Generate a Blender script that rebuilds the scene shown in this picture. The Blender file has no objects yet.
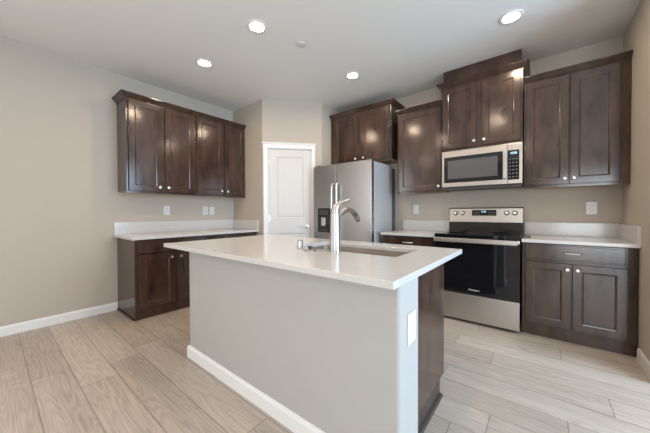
import bpy, bmesh, math
from mathutils import Vector, Matrix

SC = bpy.context.scene
COL = SC.collection
PI = math.pi

# ------------------------------------------------------------------ camera
yaw, pitch, roll = .6695, -.0127, -.0036
FPX, PX, SH = 269.53, 1.94, -.668
R = Vector((math.cos(yaw), math.sin(yaw), 0)); F = Vector((-math.sin(yaw), math.cos(yaw), 0)); Z = Vector((0, 0, 1))
F2 = F*math.cos(pitch) + Z*math.sin(pitch); U2 = Z*math.cos(pitch) - F*math.sin(pitch)
R3 = R*math.cos(roll) + U2*math.sin(roll); U3 = U2*math.cos(roll) - R*math.sin(roll)
cam = bpy.data.cameras.new('camera'); camo = bpy.data.objects.new('camera', cam); COL.objects.link(camo)
M = Matrix((R3, U3, -F2)).transposed().to_4x4(); M.translation = Vector((-.5966, -3.6816, 1.1312))
camo.matrix_world = M
cam.sensor_width = 36; cam.lens = 36*FPX/650; cam.shift_x = -PX/650; cam.shift_y = SH/650
cam.clip_start = .02
SC.camera = camo

# ------------------------------------------------------------------ light and exposure
SC.view_settings.view_transform = 'Standard'; SC.view_settings.look = 'None'
SC.view_settings.gamma = 1; SC.view_settings.use_curve_mapping = False
SC.view_settings.exposure = -0.46
LAMP = 335.0          # radiance of a recessed lamp lens
LAMP_COL = (1, .77, .54, 1)
W = bpy.data.worlds.new('sky'); SC.world = W; W.use_nodes = True
bg = W.node_tree.nodes['Background']; bg.inputs[0].default_value = (.62, .78, 1, 1); bg.inputs[1].default_value = 1.2

XL = -4.481         # left wall
NX = 2.4             # far wall of the dining nook, right of the frame
def area(name, loc, target, sx, sy, watts, col):
    l = bpy.data.lights.new(name, 'AREA'); l.shape = 'RECTANGLE'; l.size = sx; l.size_y = sy; l.energy = watts; l.color = col
    o = bpy.data.objects.new(name, l); COL.objects.link(o); o.location = loc
    o.rotation_euler = (Vector(target)-Vector(loc)).to_track_quat('-Z', 'Z').to_euler()
    return o
# daylight entering through the patio opening in the right wall and the window behind the camera
area('patio_daylight', (NX-.02, -1.95, 1.15), (0, -1.95, .0), 2.9, 2.0, 325, (.56, .77, 1))
area('rear_window_daylight', (1.0, -7.55, 1.1), (1.0, -2, 1.1), 2.4, 2.0, 200, (.84, .92, 1))
area('added_side_fill', (XL+.02, -6.0, 1.45), (0, -6.0, 1.45), 2.3, 1.5, 85, (.90, .95, 1))  # added fill lamp in an invented window opening of the left wall

# ------------------------------------------------------------------ materials
def nt(name):
    m = bpy.data.materials.new(name); m.use_nodes = True
    return m, m.node_tree, m.node_tree.nodes['Principled BSDF']
def sets(b, **k):
    for a, v in k.items():
        b.inputs[a.replace('_', ' ')].default_value = v
def plain(name, col, rough=.5, metal=0, bump=0, bscale=200, **k):
    m, t, b = nt(name); sets(b, Base_Color=(*col, 1), Roughness=rough, Metallic=metal, **k)
    if bump:
        tc = t.nodes.new('ShaderNodeTexCoord'); n = t.nodes.new('ShaderNodeTexNoise'); n.inputs['Scale'].default_value = bscale; n.inputs['Detail'].default_value = 3
        bp = t.nodes.new('ShaderNodeBump'); bp.inputs['Strength'].default_value = bump; bp.inputs['Distance'].default_value = .002
        t.links.new(tc.outputs['Object'], n.inputs['Vector']); t.links.new(n.outputs['Fac'], bp.inputs['Height']); t.links.new(bp.outputs['Normal'], b.inputs['Normal'])
    return m
def mottled(name, c0, c1, rough, scale=(1, 1, 1), ns=8, metal=0, detail=5, r2=None, bump=0, lo=.3, hi=.7, **k):
    m, t, b = nt(name); sets(b, Metallic=metal, Roughness=rough, **k)
    tc = t.nodes.new('ShaderNodeTexCoord'); mp = t.nodes.new('ShaderNodeMapping'); mp.inputs['Scale'].default_value = scale
    n = t.nodes.new('ShaderNodeTexNoise'); n.inputs['Scale'].default_value = ns; n.inputs['Detail'].default_value = detail; n.inputs['Roughness'].default_value = .6
    cr = t.nodes.new('ShaderNodeValToRGB'); cr.color_ramp.elements[0].position = lo; cr.color_ramp.elements[1].position = hi
    cr.color_ramp.elements[0].color = (*c0, 1); cr.color_ramp.elements[1].color = (*c1, 1)
    L = t.links.new
    L(tc.outputs['Object'], mp.inputs['Vector']); L(mp.outputs['Vector'], n.inputs['Vector']); L(n.outputs['Fac'], cr.inputs['Fac']); L(cr.outputs['Color'], b.inputs['Base Color'])
    if r2 is not None:
        mr = t.nodes.new('ShaderNodeMapRange'); mr.inputs['From Min'].default_value = .3; mr.inputs['From Max'].default_value = .7
        mr.inputs['To Min'].default_value = rough; mr.inputs['To Max'].default_value = r2
        L(n.outputs['Fac'], mr.inputs['Value']); L(mr.outputs['Result'], b.inputs['Roughness'])
    if bump:
        bp = t.nodes.new('ShaderNodeBump'); bp.inputs['Strength'].default_value = bump; bp.inputs['Distance'].default_value = .001
        L(n.outputs['Fac'], bp.inputs['Height']); L(bp.outputs['Normal'], b.inputs['Normal'])
    return m
def glow(name, col, s):
    m, t, b = nt(name); sets(b, Base_Color=(*col[:3], 1), Emission_Color=(*col[:3], 1), Emission_Strength=s); return m

WALL = plain('wall_paint', (.465, .41, .342), .75, bump=.25, bscale=160)
CEIL = plain('ceiling_paint', (.76, .735, .70), .85, bump=.3, bscale=90)
TRIM = plain('white_trim', (.74, .73, .71), .4)
ISLW = plain('wall_paint_dimmed', (.405, .385, .36), .7, bump=.25, bscale=160)  # same paint as the walls, darkened in colour to hold back daylight here
DOORW = plain('white_door_paint', (.60, .58, .55), .38)
WOOD = mottled('espresso_wood', (.027, .0148, .0105), (.078, .043, .029), .14, (1, 1, .35), 9, r2=.19, Specular_IOR_Level=.65)
WOODD = plain('espresso_shadowless_trim', (.040, .026, .020), .32)
UNDER = plain('natural_maple_underside', (.55, .35, .20), .5)
TOEM = plain('toe_board_wood', (.050, .036, .029), .4)
QUARTZ = mottled('white_quartz', (.52, .50, .475), (.61, .59, .57), .13, (1, 1, 1), 160, r2=.17, Specular_IOR_Level=.5)
STEEL = mottled('brushed_steel', (.46, .42, .375), (.55, .505, .455), .30, (2, 2, 60), 12, metal=1, r2=.38)
STEELV = mottled('brushed_fridge_steel', (.42, .40, .38), (.49, .47, .45), .30, (60, 60, 2), 12, metal=1, r2=.36)
FSIDE = plain('fridge_side_grey', (.50, .505, .51), .42, .2)
FBACK = plain('fridge_rear_dark', (.10, .10, .105), .5)
NICK = plain('satin_nickel', (.84, .81, .77), .30, 1)
CHROME = plain('brushed_nickel_bright', (.72, .69, .655), .36, 1)
BLACKG = plain('black_glass', (.006, .006, .007), .035, Specular_IOR_Level=.6)
BLACK = plain('black_enamel', (.026, .025, .025), .16)
DGREY = plain('dark_grey_plastic', (.055, .055, .058), .4)
MGREY = plain('grey_window_film', (.10, .10, .10), .12)
WPLAS = plain('white_plastic', (.68, .67, .65), .35)
SLOT = plain('dark_slot', (.02, .02, .02), .6)
LENS = glow('lamp_lens', LAMP_COL, LAMP)
DISP = glow('clock_digits', (.55, .85, 1), .8)
FAUC = plain('satin_faucet_nickel', (.47, .445, .42), .33, 1)
SINKM = mottled('sink_steel', (.31, .255, .205), (.38, .32, .265), .38, (60, 2, 2), 12, metal=.6)  # brown reflection of the cabinets is put into the steel colour
KEYM = plain('printed_grey_legend', (.22, .225, .235), .5)

def floor_mat():
    m, t, b = nt('oak_plank_floor'); N = t.nodes.new; L = t.links.new
    def math_(op, a, bb=None):
        n = N('ShaderNodeMath'); n.operation = op
        for i, v in enumerate((a, bb)):
            if v is None: continue
            if isinstance(v, (int, float)): n.inputs[i].default_value = v
            else: L(v, n.inputs[i])
        return n.outputs[0]
    tc = N('ShaderNodeTexCoord'); sp = N('ShaderNodeSeparateXYZ'); L(tc.outputs['Object'], sp.inputs[0])
    x, y = sp.outputs[0], sp.outputs[1]
    PW, PL = .195, 1.5
    v = math_('DIVIDE', math_('ADD', y, 3.51), PW); row = math_('FLOOR', v); fv = math_('FRACT', v)
    wn = N('ShaderNodeTexWhiteNoise'); wn.noise_dimensions = '1D'; L(math_('ADD', row, 17.3), wn.inputs['W'])
    u = math_('ADD', math_('DIVIDE', x, PL), math_('MULTIPLY', wn.outputs['Value'], 5)); ci = math_('FLOOR', u); fu = math_('FRACT', u)
    cb = N('ShaderNodeCombineXYZ'); L(ci, cb.inputs[0]); L(row, cb.inputs[1])
    pn = N('ShaderNodeTexWhiteNoise'); pn.noise_dimensions = '3D'; L(cb.outputs[0], pn.inputs['Vector'])
    # grain, one stretch per plank
    gv = N('ShaderNodeCombineXYZ'); L(math_('MULTIPLY', x, .9), gv.inputs[0]); L(math_('MULTIPLY', y, 8), gv.inputs[1]); L(math_('MULTIPLY', pn.outputs['Value'], 40), gv.inputs[2])
    g1 = N('ShaderNodeTexNoise'); g1.inputs['Scale'].default_value = 1.2; g1.inputs['Detail'].default_value = 1.5; g1.inputs['Distortion'].default_value = .25; L(gv.outputs[0], g1.inputs['Vector'])
    rings = math_('FRACT', math_('MULTIPLY', g1.outputs['Fac'], 14))
    rings = math_('ABSOLUTE', math_('SUBTRACT', rings, .5))
    fvv = N('ShaderNodeCombineXYZ'); L(math_('MULTIPLY', x, 3), fvv.inputs[0]); L(math_('MULTIPLY', y, 160), fvv.inputs[1]); L(pn.outputs['Value'], fvv.inputs[2])
    g2 = N('ShaderNodeTexNoise'); g2.inputs['Scale'].default_value = 1; g2.inputs['Detail'].default_value = 4; L(fvv.outputs[0], g2.inputs['Vector'])
    g3 = N('ShaderNodeTexNoise'); g3.inputs['Scale'].default_value = .7; g3.inputs['Detail'].default_value = 2; L(gv.outputs[0], g3.inputs['Vector'])
    tone = math_('ADD', math_('ADD', math_('MULTIPLY', rings, .42), math_('MULTIPLY', g2.outputs['Fac'], .80)), math_('ADD', math_('MULTIPLY', g3.outputs['Fac'], .55), math_('MULTIPLY', pn.outputs['Value'], .22)))
    cr = N('ShaderNodeValToRGB'); e = cr.color_ramp.elements
    e[0].position = .62; e[0].color = (.275, .22, .175, 1); e[1].position = 1.32; e[1].color = (.61, .53, .45, 1)
    mr = N('ShaderNodeMapRange'); L(tone, mr.inputs['Value']); mr.inputs['From Min'].default_value = .45; mr.inputs['From Max'].default_value = 1.35
    e[0].position = 0; e[1].position = 1; L(mr.outputs[0], cr.inputs['Fac'])
    # seams
    sv = math_('MINIMUM', fv, math_('SUBTRACT', 1, fv)); su = math_('MINIMUM', fu, math_('SUBTRACT', 1, fu))
    seam = math_('MAXIMUM', math_('LESS_THAN', sv, .013), math_('LESS_THAN', su, .0016))
    mx = N('ShaderNodeMix'); mx.data_type = 'RGBA'; L(math_('MULTIPLY', seam, .6), mx.inputs[0]); L(cr.outputs['Color'], mx.inputs[6]); mx.inputs[7].default_value = (.10, .075, .055, 1)
    L(mx.outputs[2], b.inputs['Base Color']); sets(b, Roughness=.36, Specular_IOR_Level=.5)
    bp = N('ShaderNodeBump'); bp.inputs['Strength'].default_value = .12; bp.inputs['Distance'].default_value = .002
    L(math_('SUBTRACT', g2.outputs['Fac'], math_('MULTIPLY', seam, 2)), bp.inputs['Height']); L(bp.outputs['Normal'], b.inputs['Normal'])
    return m
FLOOR = floor_mat()

# ------------------------------------------------------------------ mesh helpers
class MB:
    def __init__(s): s.bm = bmesh.new()
    def box(s, a, b, bev=0, seg=1):
        x0, y0, z0 = (min(p, q) for p, q in zip(a, b)); x1, y1, z1 = (max(p, q) for p, q in zip(a, b))
        vs = [s.bm.verts.new(p) for p in ((x0,y0,z0),(x1,y0,z0),(x1,y1,z0),(x0,y1,z0),(x0,y0,z1),(x1,y0,z1),(x1,y1,z1),(x0,y1,z1))]
        fs = [s.bm.faces.new([vs[i] for i in q]) for q in ((0,3,2,1),(4,5,6,7),(0,1,5,4),(1,2,6,5),(2,3,7,6),(3,0,4,7))]
        if bev:
            es = {e for f in fs for e in f.edges}
            bmesh.ops.bevel(s.bm, geom=list(es), offset=bev, segments=seg, affect='EDGES', profile=.5)
        return s
    def lathe(s, prof, c=(0,0,0), axis='z', n=24):
        """prof: list of (radius, height) swept round an axis at c"""
        def P(r, h, a):
            ca, sa = r*math.cos(a), r*math.sin(a)
            p = {'z': (ca, sa, h), 'y': (ca, h, -sa), 'x': (h, ca, sa)}[axis]
            return (p[0]+c[0], p[1]+c[1], p[2]+c[2])
        rings = []
        for r, h in prof:
            rings.append([s.bm.verts.new(P(r, h, 2*PI*i/n)) for i in range(n)] if r > 1e-6 else [s.bm.verts.new(P(0, h, 0))])
        for A, B in zip(rings, rings[1:]):
            for i in range(n):
                j = (i+1) % n
                if len(A) == 1 and len(B) == 1: continue
                if len(A) == 1: s.bm.faces.new((A[0], B[i], B[j]))
                elif len(B) == 1: s.bm.faces.new((A[i], A[j], B[0]))
                else: s.bm.faces.new((A[i], A[j], B[j], B[i]))
        if len(rings[0]) > 1: s.bm.faces.new(rings[0])
        if len(rings[-1]) > 1: s.bm.faces.new(rings[-1])
        return s
    def tube(s, pts, rad, n=12, flat=1.0, up=(0,0,1)):
        """tube through pts; rad a number or list; flat squashes along the frame's second axis"""
        pts = [Vector(p) for p in pts]
        rs = rad if isinstance(rad, (list, tuple)) else [rad]*len(pts)
        rings = []; prev = None
        for i, p in enumerate(pts):
            t = (pts[min(i+1, len(pts)-1)]-pts[max(i-1, 0)]).normalized()
            if prev is None:
                a = Vector(up).cross(t)
                if a.length < 1e-4: a = Vector((1,0,0)).cross(t)
            else: a = prev - t*prev.dot(t)
            a.normalize(); prev = a; b = t.cross(a)
            rings.append([s.bm.verts.new(p + a*math.cos(2*PI*k/n)*rs[i] + b*math.sin(2*PI*k/n)*rs[i]*flat) for k in range(n)])
        for A, B in zip(rings, rings[1:]):
            for i in range(n): s.bm.faces.new((A[i], A[(i+1)%n], B[(i+1)%n], B[i]))
        s.bm.faces.new(rings[0]); s.bm.faces.new(rings[-1])
        return s
    def rings(s, loops, cap0=True, cap1=True):
        """stack of vertex loops bridged one to the next"""
        R_ = [[s.bm.verts.new(p) for p in l] for l in loops]; n = len(R_[0])
        for A, B in zip(R_, R_[1:]):
            for i in range(n): s.bm.faces.new((A[i], A[(i+1)%n], B[(i+1)%n], B[i]))
        if cap0: s.bm.faces.new(R_[0])
        if cap1: s.bm.faces.new(R_[-1])
        return s
    def prism(s, poly, z0, z1):
        return s.rings([[(x, y, z0) for x, y in poly], [(x, y, z1) for x, y in poly]])
    def build(s, name, mat, parent=None, smooth=False, bevel=0, loc=None):
        bmesh.ops.recalc_face_normals(s.bm, faces=s.bm.faces)
        me = bpy.data.meshes.new(name); s.bm.to_mesh(me); s.bm.free()
        o = bpy.data.objects.new(name, me); COL.objects.link(o); me.materials.append(mat)
        if smooth:
            for p in me.polygons: p.use_smooth = True
            md = o.modifiers.new('split', 'EDGE_SPLIT'); md.split_angle = math.radians(35)
        if bevel:
            md = o.modifiers.new('bevel', 'BEVEL'); md.width = bevel; md.segments = 2; md.limit_method = 'ANGLE'; md.angle_limit = math.radians(40)
        if parent: o.parent = parent
        if loc: o.location = loc
        return o
def tag(o, label, cat, group=None, kind=None):
    o['label'] = label; o['category'] = cat
    if group: o['group'] = group
    if kind: o['kind'] = kind
    return o
def thing(name, label, cat, loc=(0,0,0), rz=0, group=None):
    o = bpy.data.objects.new(name, None); o.empty_display_size = .1; COL.objects.link(o); o.location = loc; o.rotation_euler = (0,0,rz)
    return tag(o, label, cat, group)
def struct(o, label=None, cat=None):
    o['kind'] = 'structure'
    if label: o['label'] = label; o['category'] = cat
    return o
def rrect(x0, y0, x1, y1, r, n=6):
    out = []
    for cx, cy, a in ((x1-r, y0+r, -PI/2), (x1-r, y1-r, 0), (x0+r, y1-r, PI/2), (x0+r, y0+r, PI)):
        out += [(cx+r*math.cos(a+PI/2*k/n), cy+r*math.sin(a+PI/2*k/n)) for k in range(n+1)]
    return out

# ------------------------------------------------------------------ room
H = 2.7565; XL = -4.481; YP = -1.2; YB = -7.6; T = .12
D0 = Vector((-3.74, -1.205, 0)); D1 = Vector((-3.155, -.569, 0))
struct(MB().box((XL-T, YB-T, -.06), (NX+T, T, 0)).build('floor', FLOOR), 'greige oak plank floor running through the kitchen', 'floor')
struct(MB().box((XL-T, YB-T, H), (NX+T, T, H+.1)).build('ceiling', CEIL), 'flat off-white ceiling with recessed lights', 'ceiling')
struct(MB().box((XL-T, -4.85, 0), (XL, YP, H)).box((XL-T, YB, 0), (XL, -7.15, H)).box((XL-T, -7.15, 0), (XL, -4.85, .7)).box((XL-T, -7.15, 2.2), (XL, -4.85, H)).build('wall_left', WALL), 'greige wall behind the long run of four-door wall cabinets', 'wall')
struct(MB().box((D1.x-T, 0, 0), (T, T, H)).build('wall_back', WALL), 'greige wall behind the range and refrigerator', 'wall')
# the right wall stops at a dining nook whose patio slider lies outside the frame
NY = -1.0; OY0, OY1, OZ = -3.5, -.4, 2.1
struct(MB().box((0, NY, 0), (T, 0, H)).build('wall_right', WALL), 'greige wall to the right of the range run', 'wall')
struct(MB().box((T, 0, 0), (NX+T, T, H)).build('wall_nook', WALL), 'greige wall of the dining nook outside the photo', 'wall')
w = MB().box((NX, OY1, 0), (NX+T, 0, H)).box((NX, YB, 0), (NX+T, OY0, H)).box((NX, OY0, OZ), (NX+T, OY1, H))
struct(w.build('wall_patio', WALL), 'greige wall around the patio slider outside the photo', 'wall')
# pantry corner
struct(MB().box((XL-T, YP, 0), (D0.x, YP+T*.6, H)).build('wall_pantry_left', WALL), 'short greige wall where the left counter ends', 'wall')
struct(MB().box((D1.x-T*.6, D1.y, 0), (D1.x, 0, H)).build('wall_pantry_right', WALL), 'narrow greige wall beside the refrigerator', 'wall')
t_ = (D1-D0).normalized(); DL = (D1-D0).length; ang = math.atan2(t_.y, t_.x)
def dn(o):                                     # local frame: x along the diagonal, -y into the kitchen
    o.location = (D0.x, D0.y, 0); o.rotation_euler = (0, 0, ang); return o
DA, DB, DT = .077, .712, 2.066
w = MB().box((0, 0, 0), (DA, T, H)).box((DB, 0, 0), (DL, T, H)).box((DA, 0, DT), (DB, T, H))
struct(dn(w.build('wall_pantry_diagonal', WALL)), 'angled greige wall holding the white pantry door', 'wall')
# rear wall with a window, behind the camera
wx0, wx1, wz0, wz1 = -.25, 2.25, .02, 2.15
w = MB().box((XL-T, YB-T, 0), (wx0, YB, H)).box((wx1, YB-T, 0), (NX+T, YB, H)).box((wx0, YB-T, 0), (wx1, YB, wz0)).box((wx0, YB-T, wz1), (wx1, YB, H))
struct(w.build('wall_rear', WALL), 'greige wall behind the camera', 'wall')
fr = MB().box((wx0, YB-.09, wz0), (wx1, YB-.03, wz0+.05)).box((wx0, YB-.09, wz1-.05), (wx1, YB-.03, wz1)).box((wx0, YB-.09, wz0), (wx0+.05, YB-.03, wz1)).box((wx1-.05, YB-.09, wz0), (wx1, YB-.03, wz1)).box((.97, YB-.09, wz0), (1.03, YB-.03, wz1))
wi = struct(fr.build('window_1', TRIM), 'white framed glass door behind the camera', 'window')
fr = MB().box((NX+.03, OY0, .0), (NX+.09, OY1, .06)).box((NX+.03, OY0, OZ-.06), (NX+.09, OY1, OZ)).box((NX+.03, OY0, 0), (NX+.09, OY0+.07, OZ)).box((NX+.03, OY1-.07, 0), (NX+.09, OY1, OZ)).box((NX+.03, (OY0+OY1)/2-.05, 0), (NX+.09, (OY0+OY1)/2+.05, OZ))
fr3 = MB().box((XL-.09, -7.15, .7), (XL-.03, -4.85, .76)).box((XL-.09, -7.15, 2.14), (XL-.03, -4.85, 2.2)).box((XL-.09, -7.15, .7), (XL-.03, -7.09, 2.2)).box((XL-.09, -4.91, .7), (XL-.03, -4.85, 2.2)).box((XL-.09, -6.03, .7), (XL-.03, -5.97, 2.2))
struct(fr3.build('added_window_3', TRIM), 'unseen white framed window added far along the left wall for fill light', 'window')  # invented window frame, unseen, placed to go with the side fill
struct(fr.build('window_2', TRIM), 'white framed patio slider beside the camera', 'window')

BBP = ((0, 0), (.014, 0), (.014, .072), (.009, .088), (.004, .092), (0, .092))
def baseboard(name, p0, p1, nrm, lab, m0=0, m1=0):
    """profile run from p0 to p1 (xy), standing out along nrm; m0/m1 lengthen the outer edge at the ends"""
    d = Vector((p1[0]-p0[0], p1[1]-p0[1])).normalized()
    L = []
    for p, mm in ((p0, -m0), (p1, m1)):
        L.append([(p[0]+nrm[0]*o+d.x*mm*o/.014*.014, p[1]+nrm[1]*o+d.y*mm*o, z) for o, z in BBP])
    return struct(MB().rings(L).build(name, TRIM), lab, 'baseboard')
baseboard('baseboard_left', (XL, YB), (XL, -2.738), (1, 0), 'white baseboard along the greige wall up to the left cabinets')
baseboard('baseboard_right', (0, NY), (0, -.615), (-1, 0), 'white baseboard along the right wall')
baseboard('baseboard_rear', (XL, YB), (NX, YB), (0, 1), 'white baseboard behind the camera')

# ------------------------------------------------------------------ pantry door
pd = bpy.data.objects.new('door_1', None); COL.objects.link(pd); dn(pd)
struct(pd, 'white two-panel pantry door in the angled corner wall', 'door')
cs = MB().box((.014, -.018, 0), (DA+.004, -.0005, DT)).box((DB-.004, -.018, 0), (.762, -.0005, DT)).box((.008, -.020, DT-.004), (.768, -.0005, DT+.058)).box((-.006, -.030, DT+.058), (.782, -.0005, DT+.078))
cs.build('casing', TRIM, pd, bevel=.002)
MB().box((DA, .004, 0), (DA+.012, T, DT)).box((DB-.012, .004, 0), (DB, T, DT)).box((DA, .004, DT-.012), (DB, T, DT)).build('jamb', TRIM, pd)
lx0, lx1 = DA+.013, DB-.013
def panel_loops(x0, z0, x1, z1, y0):
    out = []
    for ins, dy in ((0, 0), (.004, .002), (.014, .010), (.022, .010), (.034, .005)):
        out.append([(x0+ins, y0+dy, z0+ins), (x1-ins, y0+dy, z0+ins), (x1-ins, y0+dy, z1-ins), (x0+ins, y0+dy, z1-ins)])
    return out
def leaf():
    m = MB(); y0, y1 = .006, .040
    panels = ((lx0+.107, .20, lx1-.110, .83), (lx0+.107, 1.05, lx1-.110, 1.945))
    xs = [lx0, lx0+.107, lx1-.110, lx1]; zs = [.008, .20, .83, 1.05, 1.945, DT-.015]
    g = {(i, k): m.bm.verts.new((x, y0, z)) for i, x in enumerate(xs) for k, z in enumerate(zs)}
    for i in range(3):
        for k in range(5):
            if i == 1 and k in (1, 3): continue
            m.bm.faces.new((g[i, k], g[i+1, k], g[i+1, k+1], g[i, k+1]))
    for x0, z0, x1, z1 in panels: m.rings(panel_loops(x0, z0, x1, z1, y0), cap0=False)
    bmesh.ops.remove_doubles(m.bm, verts=m.bm.verts, dist=1e-5)
    b = [m.bm.verts.new(p) for p in ((lx0, y1, .008), (lx1, y1, .008), (lx1, y1, DT-.015), (lx0, y1, DT-.015))]
    m.bm.faces.new(b)
    return m
lf = leaf().build('door_leaf', DOORW, pd)
for z in (.25, 1.04, 1.86):
    MB().lathe([(.006, -.045), (.006, .045)], (lx0-.001, -.003, z), n=10).box((lx0-.012, -.0005, z-.045), (lx0+.012, .005, z+.045)).build('hinge', NICK, pd, smooth=True)
hd = MB().lathe([(.027, -.0), (.027, .008), (.012, .012), (.011, .045)], (.640, .006-.0, .925), axis='y', n=20)
bmesh.ops.scale(hd.bm, vec=(1, -1, 1), space=Matrix.Translation((0, -.006, 0)), verts=hd.bm.verts)
hd.tube([(.645, -.038, .925), (.62, -.042, .926), (.58, -.042, .928), (.53, -.038, .922)], [.010, .010, .009, .007], flat=.8)
hd.build('lever_handle', NICK, pd, smooth=True)
MB().box((DB-.012, -.0005, .90), (DB+.004, -.0195, .95)).build('strike_plate', NICK, pd)

# ------------------------------------------------------------------ cabinets
def rect(x0, x1, z0, z1, y): return [(x0, y, z0), (x1, y, z0), (x1, y, z1), (x0, y, z1)]
def shaker(x0, x1, z0, z1, yf, st=.058, t=.02, slab=False, gap=.007):
    """a door whose back lies on y=yf and whose face stands at yf-t"""
    f = yf-t; L = [rect(x0, x1, z0, z1, yf-gap), rect(x0, x1, z0, z1, f+.003), rect(x0+.003, x1-.003, z0+.003, z1-.003, f)]
    if slab:
        L += [rect(x0+.012, x1-.012, z0+.012, z1-.012, f), rect(x0+.016, x1-.016, z0+.016, z1-.016, f+.002)]
    else:
        for i, d in ((st, 0), (st+.004, .0025), (st+.010, .0035), (st+.013, .009)):
            L.append(rect(x0+i, x1-i, z0+i, z1-i, f+d))
    return MB().rings(L)
def knob(x, z, f, parent):
    m = MB().lathe([(.007, 0), (.006, -.010), (.008, -.014), (.0155, -.017), (.016, -.021), (.013, -.026), (.006, -.028), (0, -.0285)], (x, f, z), axis='y', n=18)
    return m.build('knob', NICK, parent, smooth=True)
def pull(x, z, f, parent, half=.055):
    pts = [(x-half, f-.001, z), (x-half, f-.016, z), (x-half*.85, f-.026, z), (x-half*.4, f-.031, z), (x, f-.032, z), (x+half*.4, f-.031, z), (x+half*.85, f-.026, z), (x+half, f-.016, z), (x+half, f-.001, z)]
    return MB().tube(pts, [.006, .006, .006, .0055, .0055, .0055, .006, .006, .006], n=10).build('pull', NICK, parent, smooth=True)
CROWN = ((0, -.062), (.004, -.062), (.004, -.050), (.010, -.046), (.022, -.034), (.036, -.020), (.042, -.014), (.042, -.010), (.050, -.010), (.050, 0), (-.02, 0), (-.02, -.012), (0, -.020))
def crown_path(x0, x1, d, z, left, right, back_l=0, back_r=0):
    """crown around a cabinet top: front edge at y=-d, returns to the wall where asked"""
    m = MB(); L = []
    if left: L.append([(x0-o, back_l, z+h) for o, h in CROWN])
    L.append([(x0-(o if left else 0), -d-o, z+h) for o, h in CROWN])
    L.append([(x1+(o if right else 0), -d-o, z+h) for o, h in CROWN])
    if right: L.append([(x1+o, back_r, z+h) for o, h in CROWN])
    return m.rings(L)
def carcass(x0, x1, d, z0, z1, hollow=False):
    m = MB()
    if not hollow: return m.box((x0, -.001, z0), (x1, -d, z1), .0015)
    t = .018
    return m.box((x0, 0, z0), (x0+t, -d, z1)).box((x1-t, 0, z0), (x1, -d, z1)).box((x0+t, 0, z0), (x1-t, -t, z1)).box((x0+t, -t, z0), (x1-t, -d, z0+t)).box((x0+t, -d+t, z0+t), (x1-t, -d, z1))
def wall_cabinet(name, label, loc, rz, x0, x1, d, z0, z1, doors, dz, knobs, kz, crown=None, group='dark wood wall cabinets'):
    c = thing(name, label, 'cabinet', loc, rz, group)
    carcass(x0, x1, d, z0+.004, z1).build('cabinet_body', WOOD, c)
    MB().box((x0+.004, -.004, z0), (x1-.004, -d+.02, z0+.0035)).build('underside', UNDER, c)
    MB().box((x0, -d+.018, z0-.012), (x1, -d, z0+.0035)).build('light_rail', WOOD, c)
    for (a, b), k in zip(doors, knobs):
        o = shaker(a, b, dz[0], dz[1], -d).build('door', WOOD, c)
        knob(k, kz, -d-.02, o)
    if crown:
        crown_path(x0, x1, d, crown[0], crown[1], crown[2], -.001, crown[3] if len(crown) > 3 else -.001).build('crown_molding', WOOD, c)
    return c
def base_cabinet(name, label, loc, rz, x0, x1, d, doors, knobs, drawer, toe_inset=.022, top=.852, kz=.635, dz=(.12, .683), drz=(.704, .846), toe_x=(0, 0)):
    c = thing(name, label, 'cabinet', loc, rz, 'dark wood base cabinets')
    carcass(x0, x1, d, .10, top).build('cabinet_body', WOOD, c)
    MB().box((x0+toe_x[0], -.001, 0), (x1-toe_x[1], -d+toe_inset, .0995)).build('toe_kick', WOOD, c)
    for (a, b), k in zip(doors, knobs):
        o = shaker(a, b, dz[0], dz[1], -d).build('door', WOOD, c)
        if k is not None: knob(k, kz, -d-.02, o)
    o = shaker(drawer[0], drawer[1], drz[0], drz[1], -d, slab=True).build('drawer_front', WOOD, c)
    pull((drawer[0]+drawer[1])/2, (drz[0]+drz[1])/2, -d-.02, o)
    return c

LX = (XL, 0, 0)
# left wall: local x runs along +Y, front faces +X
wall_cabinet('wall_cabinet', 'dark two-door wall cabinet above the open end of the left counter', LX, PI/2, -2.722, -1.962, .31, 1.372, 2.402, ((-2.70, -2.362), (-2.330, -1.980)), (1.386, 2.396), (-2.395, -2.300), 1.437)
wall_cabinet('wall_cabinet', 'dark two-door wall cabinet on the left wall, tucked against the pantry corner', LX, PI/2, -1.961, -1.201, .31, 1.372, 2.402, ((-1.942, -1.570), (-1.540, -1.218)), (1.386, 2.396), (-1.602, -1.510), 1.437)
cm = crown_path(-2.722, -1.203, .31, 2.460, True, False, -.001).build('crown_molding', WOOD)
cm.location = LX; cm.rotation_euler = (0, 0, PI/2)
tag(cm, 'long dark crown molding running over all four doors on the left wall', 'molding')
b1 = base_cabinet('base_cabinet', 'dark base cabinet with finished end panel, at the open end of the left counter', LX, PI/2, -2.715, -1.938, .59, ((-2.695, -2.350), (-2.318, -1.965)), (-2.385, -2.285), (-2.695, -1.965), toe_x=(0, 0))
MB().box((-2.735, -.001, 0), (-2.7155, -.568, .0995)).box((-2.735, -.001, .0995), (-2.7155, -.59, .852)).build('end_panel', WOOD, b1)
MB().box((-2.748, -.001, 0), (-2.7355, -.535, .018), .004).build('shoe_molding', TOEM, b1)
base_cabinet('base_cabinet', 'dark base cabinet under the left counter, next to the pantry corner', LX, PI/2, -1.937, -1.201, .59, ((-1.915, -1.585), (-1.553, -1.222)), (-1.62, -1.52), (-1.915, -1.222))

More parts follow.
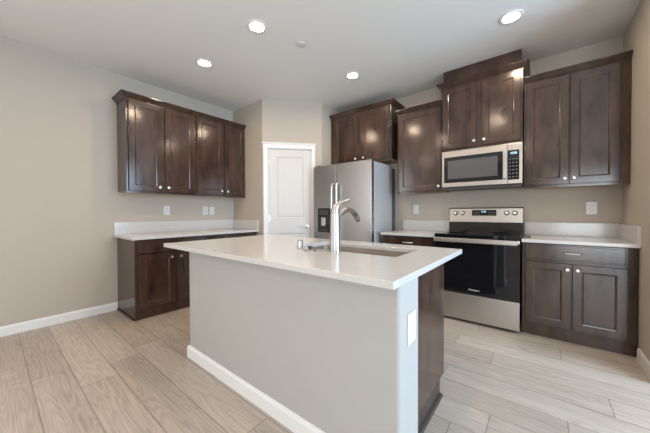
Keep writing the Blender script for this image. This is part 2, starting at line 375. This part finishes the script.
# back wall
wall_cabinet('wall_cabinet', 'dark two-door wall cabinet in the right corner, above the right counter', (0, 0, 0), 0, -.729, -.002, .31, 1.376, 2.405, ((-.712, -.392), (-.384, -.066)), (1.390, 2.400), (-.420, -.356), 1.440, crown=(2.462, False, False))
mu = wall_cabinet('wall_cabinet', 'dark two-door wall cabinet above the microwave, crown higher than its neighbours', (0, 0, 0), 0, -1.505, -.737, .36, 1.836, 2.550, ((-1.490, -1.140), (-1.095, -.752)), (1.852, 2.542), (-1.165, -1.070), 1.905, crown=(2.612, True, True))
MB().box((-1.490, -.02, 2.552), (-.752, -.352, H-.0005), .001).build('duct_cover', WOOD, mu)
wall_cabinet('wall_cabinet', 'dark single-door wall cabinet between the refrigerator and the microwave', (0, 0, 0), 0, -2.072, -1.508, .31, 1.378, 2.392, ((-2.055, -1.522),), (1.393, 2.386), (-1.548,), 1.440, crown=(2.449, False, False))
wall_cabinet('wall_cabinet', 'short deep dark two-door cabinet above the refrigerator', (0, 0, 0), 0, -3.143, -2.147, .35, 1.836, 2.550, ((-3.075, -2.652), (-2.592, -2.170)), (1.862, 2.542), (-2.685, -2.555), 1.900, crown=(2.612, False, True))
rb = base_cabinet('base_cabinet', 'dark base cabinet right of the range, its drawer over two doors', (0, 0, 0), 0, -.727, -.002, .59, ((-.703, -.388), (-.380, -.060)), (-.415, -.350), (-.703, -.060))
mb_ = base_cabinet('base_cabinet', 'dark base cabinet between the refrigerator and the range, mostly hidden by the island', (0, 0, 0), 0, -2.145, -1.502, .59, ((-2.125, -1.840), (-1.828, -1.522)), (-1.870, -1.798), (-2.105, -1.525))

# ------------------------------------------------------------------ worktops
CT0, CT = .853, .883
def slab(x0, y0, x1, y1): return MB().box((x0, y0, CT0), (x1, y1, CT))
c = thing('countertop', 'white quartz counter with backsplash along the left wall', 'countertop', (0, 0, CT0), 0, 'white quartz counters along the walls')
def at0(o): o.location = (0, 0, -CT0); return o
at0(slab(XL+.001, -2.770, XL+.648, YP-.001).build('worktop_slab', QUARTZ, c, bevel=.003))
at0(MB().box((XL+.001, -2.766, CT+.0005), (XL+.021, YP-.001, 1.024)).build('backsplash', QUARTZ, c, bevel=.002))
at0(MB().box((XL+.0215, YP-.021, CT+.0005), (XL+.645, YP-.001, 1.024)).build('side_splash', QUARTZ, c, bevel=.002))
c = thing('countertop', 'white quartz counter with backsplash, in the right corner beside the range', 'countertop', (0, 0, CT0), 0, 'white quartz counters along the walls')
at0(slab(-.731, -.645, -.001, -.001).build('worktop_slab', QUARTZ, c, bevel=.003))
at0(MB().box((-.729, -.021, CT+.0005), (-.001, -.001, 1.017)).build('backsplash', QUARTZ, c, bevel=.002))
at0(MB().box((-.021, -.645, CT+.0005), (-.001, -.0215, 1.017)).build('side_splash', QUARTZ, c, bevel=.002))
c = thing('countertop', 'narrow white quartz counter between the refrigerator and the range', 'countertop', (0, 0, CT0), 0, 'white quartz counters along the walls')
at0(slab(-2.150, -.645, -1.501, -.001).build('worktop_slab', QUARTZ, c, bevel=.003))
at0(MB().box((-2.121, -.021, CT+.0005), (-1.501, -.001, 1.020)).build('backsplash', QUARTZ, c, bevel=.002))

# ------------------------------------------------------------------ island
IX0, IX1, IY0, IY1 = -3.012, -1.004, -2.785, -1.712
isl = thing('kitchen_island', 'kitchen island with greige half wall and dark cabinet end, in the middle of the floor', 'island', (-1.9, -2.3, 0))
def ai(o): o.location = (1.9, 2.3, 0); return o
BX0, BX1, BY0, BYM, BY1 = -2.757, -1.017, -2.700, -2.500, -1.868
def rcorners(x0, y0, x1, y1, rl, rr, n=5):
    P = []
    for cx, cy, a, r in ((x0+rl, y0+rl, PI, rl), (x1-rr, y0+rr, 1.5*PI, rr)):
        P += [(cx+r*math.cos(a+PI/2*k/n), cy+r*math.sin(a+PI/2*k/n)) for k in range(n+1)]
    r2 = .006
    P += [(x1, y1-r2), (x1-r2, y1), (x0, y1)]
    return P
ai(MB().prism(rcorners(BX0, BY0, BX1, BYM, .012, .020), 0, CT0-.001).build('half_wall', ISLW, isl, smooth=True))
# baseboard wrapping the half wall: left return, near face, right return
path = [((BX0, BYM), (-1, 0)), ((BX0, BY0), (-1, -1)), ((BX1, BY0), (1, -1)), ((BX1, BYM), (1, 0))]
ai(MB().rings([[(p[0]+n[0]*(o), p[1]+n[1]*(o), z) for o, z in BBP] for p, n in path]).build('baseboard', TRIM, isl))
CX1 = -1.078
ai(MB().box((BX0, BYM+.001, .10), (BX0+.018, BY1, CT0-.001)).box((CX1-.018, BYM+.001, .10), (CX1, BY1, CT0-.001)).box((BX0+.018, BYM+.001, .10), (CX1-.018, BYM+.019, CT0-.001)).box((BX0+.018, BYM+.019, .10), (CX1-.018, BY1, .118)).box((BX0+.018, BY1-.010, .118), (CX1-.018, BY1, CT0-.001)).build('cabinet_body', WOOD, isl))
ai(MB().box((BX0, BYM+.001, 0), (CX1, BY1-.090, .0995)).build('toe_kick', TOEM, isl))
ai(MB().rings([[(CX1+o, y, z) for o, z in ((0.0005, 0), (.019, 0), (.018, .007), (.012, .015), (.0005, .019))] for y in (BYM+.001, BY1-.090)]).build('shoe_molding', TOEM, isl))
for a, b in ((-2.74, -2.20), (-2.185, -1.655), (-1.64, -1.095)):
    d_ = shaker(a, b, .12, .835, -BY1)   # built facing -Y, then turned to face the range
    bmesh.ops.transform(d_.bm, matrix=Matrix.Diagonal((1, -1, 1, 1)), verts=d_.bm.verts)
    o = ai(d_.build('door', WOOD, isl))
    k_ = MB().lathe([(.007, 0), (.006, .010), (.015, .017), (.013, .026), (0, .028)], (b-.04, BY1+.02, .76), axis='y', n=14)
    k_.build('knob', NICK, o, smooth=True)

# island worktop with the sink cut-out
SX0, SX1, SY0, SY1 = -2.020, -1.222, -2.282, -1.894
def top_with_hole(z0, z1):
    m = MB(); outer = [(IX0, IY0), (IX1, IY0), (IX1, IY1), (IX0, IY1)]; inner = rrect(SX0, SY0, SX1, SY1, .035)
    layers = []
    for z in (z0, z1):
        vo = [m.bm.verts.new((x, y, z)) for x, y in outer]; vi = [m.bm.verts.new((x, y, z)) for x, y in inner]
        es = [m.bm.edges.new((l[i], l[(i+1) % len(l)])) for l in (vo, vi) for i in range(len(l))]
        bmesh.ops.triangle_fill(m.bm, use_beauty=True, use_dissolve=False, edges=es)
        layers.append((vo, vi))
    for q in (0, 1):
        A, B = layers[0][q], layers[1][q]
        for i in range(len(A)): m.bm.faces.new((A[i], A[(i+1) % len(A)], B[(i+1) % len(A)], B[i]))
    return m
it = top_with_hole(CT0, CT).build('island_countertop', QUARTZ, bevel=.003)
tag(it, 'large white quartz island top with a cut-out for the sink', 'countertop')
# undermount basin
sk = thing('kitchen_sink', 'rectangular stainless undermount sink let into the island top', 'sink', (-1.63, -2.075, CT0-.20))
def asx(o): o.location = (1.63, 2.075, -(CT0-.20)); return o
e = .004
L = []
def loop(x0, y0, x1, y1, r, z): return [(x, y, z) for x, y in rrect(x0, y0, x1, y1, r)]
zb = CT0-.20
L = [loop(SX0-.010, SY0-.010, SX1+.010, SY1+.010, .040, CT0-.002), loop(SX0-e, SY0-e, SX1+e, SY1+e, .035, CT0-.002), loop(SX0-e+.004, SY0-e+.004, SX1+e-.004, SY1+e-.004, .035, CT0-.05),
     loop(SX0+.008, SY0+.008, SX1-.008, SY1-.008, .035, zb+.02), loop(SX0+.025, SY0+.025, SX1-.025, SY1-.025, .045, zb+.003), loop(-1.69, -2.12, -1.57, -2.03, .04, zb)]
o = MB().rings(L, cap0=False); asx(o.build('basin', SINKM, sk, smooth=True))
asx(MB().lathe([(.045, 0), (.045, .004), (.038, .005), (.034, .001), (0, .0005)], (-1.63, -2.075, zb+.0005), n=24).build('drain', CHROME, sk, smooth=True))
# faucet
FX, FY = -1.608, -2.322
fa = thing('kitchen_faucet', 'brushed nickel single-lever faucet with curved spout, standing beside the sink', 'faucet', (FX, FY, CT))
MB().lathe([(.036, .0005), (.036, .005), (.034, .009), (.0325, .013), (.0315, .10), (.0300, .20), (.0295, .238), (.0265, .241)], n=28).build('faucet_body', FAUC, fa, smooth=True)
MB().tube([(0, 0, .2415), (.001, 0, .262), (.006, .003, .280), (.018, .010, .297), (.036, .022, .310), (.058, .038, .320), (.078, .054, .328)], [.0290, .0275, .0225, .0165, .0120, .0095, .0060], n=18, flat=1.0).build('lever_handle', FAUC, fa, smooth=True)
MB().tube([(.0, .016, .205), (.0, .045, .232), (.0, .085, .254), (.0, .125, .264), (.0, .165, .263), (.0, .205, .250), (.0, .240, .228), (.0, .268, .200)], [.0150, .0155, .0160, .0165, .0170, .0180, .0190, .0195], n=18, up=(1,0,0)).build('spout', FAUC, fa, smooth=True)
MB().tube([(.0, .2683, .1997), (.0, .277, .189)], [.0170, .0150], n=16, up=(1,0,0)).build('spray_nozzle', DGREY, fa, smooth=True)
MB().tube([(.0170, .205, .240), (.0188, .217, .232), (.0188, .228, .222)], [.006, .007, .006], n=10).build('spray_button', DGREY, fa, smooth=True)
ag = MB().lathe([(.021, .0005), (.021, .052), (.0195, .056), (.016, .058), (0, .058)], n=24).build('sink_air_gap', FAUC, smooth=True)
ag.location = (-1.893, -2.345, CT); tag(ag, 'short brushed nickel air gap cap standing left of the faucet', 'air gap')
st = thing('sink_stopper', 'round flat sink stopper with a small knob, lying between the air gap and faucet', 'stopper', (-1.775, -2.372, CT))
MB().lathe([(.042, .0005), (.044, .004), (.042, .009), (.030, .011), (.012, .0115), (0, .0115)], n=28).build('stopper_disc', FAUC, st, smooth=True)
MB().lathe([(.010, .0118), (.009, .016), (.017, .020), (.0185, .026), (.012, .030), (0, .031)], n=18).build('stopper_knob', DGREY, st, smooth=True)

# ------------------------------------------------------------------ refrigerator
GX0, GX1 = -3.130, -2.222; FH = 1.785
fg = thing('refrigerator', 'stainless side-by-side refrigerator with ice dispenser, beside the pantry door', 'refrigerator', ((GX0+GX1)/2, -.4, 0))
def af(o): o.location = (-(GX0+GX1)/2, .4, 0); return o
af(MB().box((GX0+.004, -.672, .03), (GX1-.004, -.158, FH-.012), .003).build('fridge_body', FSIDE, fg))
af(MB().box((GX0+.012, -.1575, .05), (GX1-.012, -.035, FH-.04), .003).build('rear_housing', FBACK, fg))
af(MB().box((GX0+.02, -.66, .0), (GX1-.02, -.10, .0295)).build('base_grille', DGREY, fg))
SEAM = -2.766
y0, y1 = -.745, -.674
dl = af(MB().box((GX0-.036, y0, .06), (SEAM-.004, y1, FH), .008, 2).build('freezer_door', STEELV, fg))
dr = af(MB().box((SEAM+.004, y0, .06), (GX1, y1, FH), .008, 2).build('fridge_door', STEELV, fg))
for X, p in ((SEAM-.040, dl), (SEAM+.040, dr)):
    MB().tube([(X, y0-.0005, 1.52), (X, y0-.030, 1.515), (X, y0-.046, 1.46), (X, y0-.050, 1.10), (X, y0-.046, .66), (X, y0-.030, .605), (X, y0-.0005, .60)], [.013, .013, .013, .013, .013, .013, .013], n=12, up=(1,0,0)).build('handle', CHROME, p, smooth=True)
dx0, dx1, dz0, dz1 = -3.080, -2.860, .853, 1.190
q = MB(); q.rings([rect(dx0, dx1, dz0, dz1, y0-.0005), rect(dx0, dx1, dz0, dz1, y0-.006), rect(dx0+.012, dx1-.012, dz0+.012, dz1-.012, y0-.006), rect(dx0+.014, dx1-.014, dz0+.014, dz1-.014, y0-.001)])
ds = af(q.build('ice_dispenser', BLACK, fg))
MB().box((dx0+.03, y0-.009, 1.095), (dx1-.03, y0-.0062, 1.165), .001).build('control_panel', DGREY, ds)
MB().box((dx0+.075, y0-.030, .945), (dx1-.075, y0-.0015, 1.06), .008).build('dispenser_paddle', FSIDE, ds)
MB().box((dx0+.03, y0-.022, .868), (dx1-.03, y0-.0015, .882), .002).build('drip_tray', DGREY, ds)
for X in (GX0+.05, GX1-.05):
    af(MB().box((X-.035, -.735, FH-.0118), (X+.035, -.60, FH+.014), .004).build('hinge_cover', DGREY, fg))

# ------------------------------------------------------------------ text helper (marks on the appliances)
def words(txt, size, mat, parent, loc, name='logo'):
    cu = bpy.data.curves.new('mark', 'FONT'); cu.body = txt; cu.size = size; cu.extrude = .0004; cu.align_x = 'CENTER'; cu.align_y = 'CENTER'
    tmp = bpy.data.objects.new('mark', cu); COL.objects.link(tmp)
    bpy.context.view_layer.update()
    me = bpy.data.meshes.new_from_object(tmp.evaluated_get(bpy.context.evaluated_depsgraph_get()))
    bpy.data.objects.remove(tmp)
    me.transform(Matrix.Rotation(PI/2, 4, 'X')); me.materials.clear(); me.materials.append(mat)
    o = bpy.data.objects.new(name, me); COL.objects.link(o); o.parent = parent; o.location = loc
    return o
def clock(x, z, y, h, parent):
    """four lit seven-bar digits with a colon"""
    m = MB(); w = h*.5; t = h*.16
    segs = {'1': 'bc', '2': 'abged', '0': 'abcdef'}
    xx = x
    for ch in '12:00':
        if ch == ':':
            for zz in (z+h*.3, z+h*.7): m.box((xx, y, zz-t/2), (xx+t, y-.0006, zz+t/2))
            xx += t*2; continue
        for s_ in segs[ch]:
            a = {'a': (0, h-t, w, h), 'g': (0, h/2-t/2, w, h/2+t/2), 'd': (0, 0, w, t), 'b': (w-t, h/2, w, h), 'c': (w-t, 0, w, h/2), 'f': (0, h/2, t, h), 'e': (0, 0, t, h/2)}[s_]
            m.box((xx+a[0], y, z+a[1]), (xx+a[2], y-.0006, z+a[3]))
        xx += w*1.35
    return m.build('clock_digits', DISP, parent)

# ------------------------------------------------------------------ range
RX0, RX1 = -1.492, -.738; RC = (RX0+RX1)/2
rg = thing('kitchen_range', 'stainless electric range with black glass oven door, between the two back counters', 'range', (RC, -.35, 0))
def ar(o): o.location = (-RC, .35, 0); return o
ar(MB().box((RX0+.003, -.630, .02), (RX1-.003, -.035, .868)).build('range_body', BLACK, rg))
for X in (RX0+.05, RX1-.05):
    for Y in (-.56, -.10): ar(MB().lathe([(.018, 0), (.018, .0195)], (X, Y, 0), n=12).build('levelling_foot', DGREY, rg))
ct = ar(MB().box((RX0, -.672, .8685), (RX1, -.075, .903), .004, 2).build('cooktop', BLACKG, rg))
for X, Y, r in ((-.26+.06, -.50, .10), (.20, -.50, .085), (-.20, -.22, .075), (.20, -.22, .10)):
    MB().lathe([(r, .9031), (r, .9033), (r-.003, .9033), (r-.003, .9031)], (RC+X, Y, 0), n=40).build('burner_ring', DGREY, ct)
bgp = ar(MB().rings([[(x, y, z) for y, z in ((-.0745, .880), (-.0745, 1.008), (-.030, 1.008), (-.030, .880))] for x in (RX0, RX1)]).build('backguard', BLACK, rg))
cp = ar(MB().rings([[(x, y, z) for y, z in ((-.082, 1.0085), (-.068, 1.172), (-.030, 1.172), (-.030, 1.0085))] for x in (RX0+.004, RX1-.004)]).build('control_panel', STEEL, rg, bevel=.004))
ar(MB().box((RX0+.001, -.072, 1.1725), (RX1-.001, -.026, 1.180), .002).build('panel_cap', BLACK, rg))
for X in (-1.418, -1.338, -.889, -.815):
    o = MB().lathe([(.027, 0), (.027, -.002), (0, -.002)], n=22, axis='y').build('knob_shadow_ring', DGREY, rg); o.location = (X-RC, .35-.0752, 1.117); o.rotation_euler = (-.085, 0, 0)  # dark disc behind each knob paints the knob's shadow
    k = MB().lathe([(.022, -.0021), (.022, -.006), (.019, -.010), (.0175, -.030), (.015, -.033), (0, -.0335)], n=22, axis='y').box((-.004, -.0345, -.016), (.004, -.030, .016), .001)
    o = k.build('control_knob', NICK, rg, smooth=True); o.location = (X-RC, .35-.0755, 1.117); o.rotation_euler = (-.085, 0, 0)
dp = MB().box((-.125, 0, -.033), (.125, -.004, .033), .001).build('display', BLACKG, rg)
dp.location = (-1.113-RC, .35-.0748, 1.120); dp.rotation_euler = (-.085, 0, 0)
clock(-.03, .004, -.0042, .018, dp)
for i in range(5):
    for j in range(2):
        for x_ in (-.115, .045): MB().box((x_+i*.016, -.0041, -.020+j*.022), (x_+.008+i*.016, -.0046, -.014+j*.022)).build('touch_key', KEYM, dp)
od = ar(MB().box((RX0+.002, -.672, .302), (RX1-.002, -.632, .864), .003).build('oven_door', BLACK, rg))
MB().box((RX0+.006, -.675, .306), (RX1-.006, -.6722, .832), .001).build('door_glass', BLACKG, od)
MB().box((RX0+.002, -.678, .8325), (RX1-.002, -.6722, .863), .001).build('door_trim', STEEL, od)
hb = MB().box((RX0+.004, -.726, .822), (RX1-.018, -.706, .866), .006, 2)
for X in (RX0+.02, RX1-.04): hb.box((X-.014, -.708, .842), (X+.014, -.6782, .862), .003)
hb.build('handle', STEEL, od)
ar(MB().box((RX0+.002, -.668, .030), (RX1-.002, -.6315, .294), .004, 2).build('storage_drawer', STEEL, rg))
words('Whirlpool', .024, WPLAS, od, (RC, -.6757, .350))

# ------------------------------------------------------------------ microwave
mw = thing('microwave', 'stainless over-the-range microwave mounted below the middle wall cabinet', 'microwave', (RC, -.2, 1.40))
def am(o): o.location = (-RC, .2, -1.40); return o
MX0, MX1, MZ0, MZ1 = -1.496, -.736, 1.408, 1.822; MF = -.362
am(MB().box((MX0+.002, -.004, MZ0), (MX1-.002, MF, MZ1), .002).build('microwave_body', DGREY, mw))
am(MB().box((MX0, MF-.004, MZ0-.02), (MX1, -.06, MZ0-.0005), .003).build('vent_base', DGREY, mw))
dX = -.860
md = am(MB().box((MX0, MF-.030, MZ0+.006), (dX-.001, MF-.0005, MZ1), .004, 2).build('door', STEEL, mw))
MB().box((-1.470, MF-.034, 1.462), (-.8985, MF-.0302, 1.752), .001).build('door_window', BLACKG, md)
MB().box((-1.430, MF-.0352, 1.505), (-.945, MF-.0342, 1.712)).build('window_mesh', MGREY, md)
MB().box((-.898, MF-.066, 1.466), (-.863, MF-.050, 1.758), .005, 2).box((-.888, MF-.051, 1.480), (-.871, MF-.0302, 1.505)).box((-.888, MF-.051, 1.72), (-.871, MF-.0302, 1.745)).build('handle', STEEL, md)
cpn = am(MB().box((dX, MF-.030, MZ0+.006), (MX1, MF-.0005, MZ1), .004, 2).build('control_column', STEEL, mw))
kp = am(MB().box((-.856, MF-.033, 1.455), (-.762, MF-.0302, 1.752), .001).build('keypad', BLACKG, mw))
for i in range(3):
    for j in range(6): MB().box((-.846+i*.028, MF-.0331, 1.478+j*.036), (-.832+i*.028, MF-.0336, 1.486+j*.036)).build('touch_key', KEYM, kp)
clock(-.840, 1.712, MF-.0331, .020, kp)

# ------------------------------------------------------------------ outlets
def outlet(label, loc, rz, w=.076, h=.122, gangs=1, decora=False):
    t = thing('wall_outlet', label, 'outlet', loc, rz, 'white wall plates')
    MB().box((-w/2, -.0005, -h/2), (w/2, -.006, h/2), .002).build('cover_plate', WPLAS, t)
    for g in range(gangs):
        cx = (g-(gangs-1)/2)*.046
        if decora:
            MB().box((cx-.0165, -.0062, -.033), (cx+.0165, -.009, .033), .001).build('rocker', WPLAS, t)
            MB().box((cx-.018, -.006, -.0345), (cx+.018, -.0064, .0345)).build('rocker_frame', KEYM, t)
            continue
        for z in (-.021, .021):
            r = MB().rings([[(cx+x, -.0062, z+y) for x, y in rrect(-.0165, -.0145, .0165, .0145, .009)], [(cx+x, -.0085, z+y) for x, y in rrect(-.0165, -.0145, .0165, .0145, .009)]]).build('receptacle', TRIM, t)
            MB().box((cx-.008, -.0086, z-.004), (cx-.0055, -.0089, z+.007)).box((cx+.0055, -.0086, z-.004), (cx+.008, -.0089, z+.007)).lathe([(.0028, -.0089), (.0028, -.0086)], (cx, 0, z-.009), axis='y', n=8).build('slots', SLOT, r)
        MB().lathe([(.003, -.0072), (.003, -.0061)], (cx, 0, 0), axis='y', n=8).build('screw', NICK, t)
    return t
outlet('lone white outlet plate on the left wall, above the open end of the counter', (XL, -2.197, 1.167), PI/2)
outlet('white switch plate on the left wall, first of the close pair', (XL, -1.673, 1.164), PI/2, decora=True)
outlet('white outlet plate on the left wall, the one of the pair closer to the pantry', (XL, -1.573, 1.164), PI/2)
outlet('white outlet plate above the right corner counter', (-.202, 0, 1.163), 0, w=.080, h=.124)
outlet('white outlet plate above the counter between refrigerator and range', (-1.940, 0, 1.168), 0)
outlet('white outlet plate on the end of the island half wall', (BX1, -2.590, .652), PI/2, w=.082, h=.128)

# ------------------------------------------------------------------ ceiling fittings
def can_light(label, x, y):
    t = thing('recessed_light', label, 'ceiling light', (x, y, H), 0, 'recessed ceiling lights')
    MB().lathe([(.088, -.0005), (.088, -.004), (.084, -.007), (.068, -.009), (.0585, -.0045), (.0585, -.0005)], n=40).build('trim_ring', TRIM, t, smooth=True)
    MB().lathe([(.058, -.001), (.058, -.004), (0, -.0045)], n=40).build('lens', LENS, t)
    return t
can_light('round recessed ceiling light over the island, in line with the one by the left cabinets', -2.544, -2.195)
can_light('round recessed ceiling light closest to the left wall cabinets', -3.461, -2.193)
can_light('round recessed ceiling light in front of the refrigerator cabinet', -2.354, -.962)
can_light('round recessed ceiling light in front of the right corner wall cabinet', -.796, -.944)
can_light('recessed ceiling light above the island end, outside the photo', -1.20, -2.66)
can_light('recessed ceiling light behind the camera side of the island', -2.35, -3.43)
can_light('added recessed fill light deep in the room behind the camera, by the left wall', -3.30, -5.3)  # unseen lamp added to brighten the room from behind
can_light('added recessed fill light deep in the room behind the camera, by the glass door', -.90, -5.3)  # second added rear lamp, more fill for ceiling and island face
sp = MB().lathe([(.030, -.0005), (.030, -.006), (.046, -.007), (.046, -.011), (.043, -.013), (0, -.013)], n=32).build('sprinkler_cover', WPLAS, smooth=True)
sp.location = (-2.404, -1.789, H-.0005); tag(sp, 'small flat round sprinkler cover on the ceiling', 'sprinkler')

# small flat dark grey block on the right counter
pk = MB().box((-.030, -.055, .0005), (.030, .055, .012), .003).build('dark_block', DGREY)
pk.location = (-.696, -.40, CT); tag(pk, 'small dark grey packet lying on the right counter against the range', 'block')
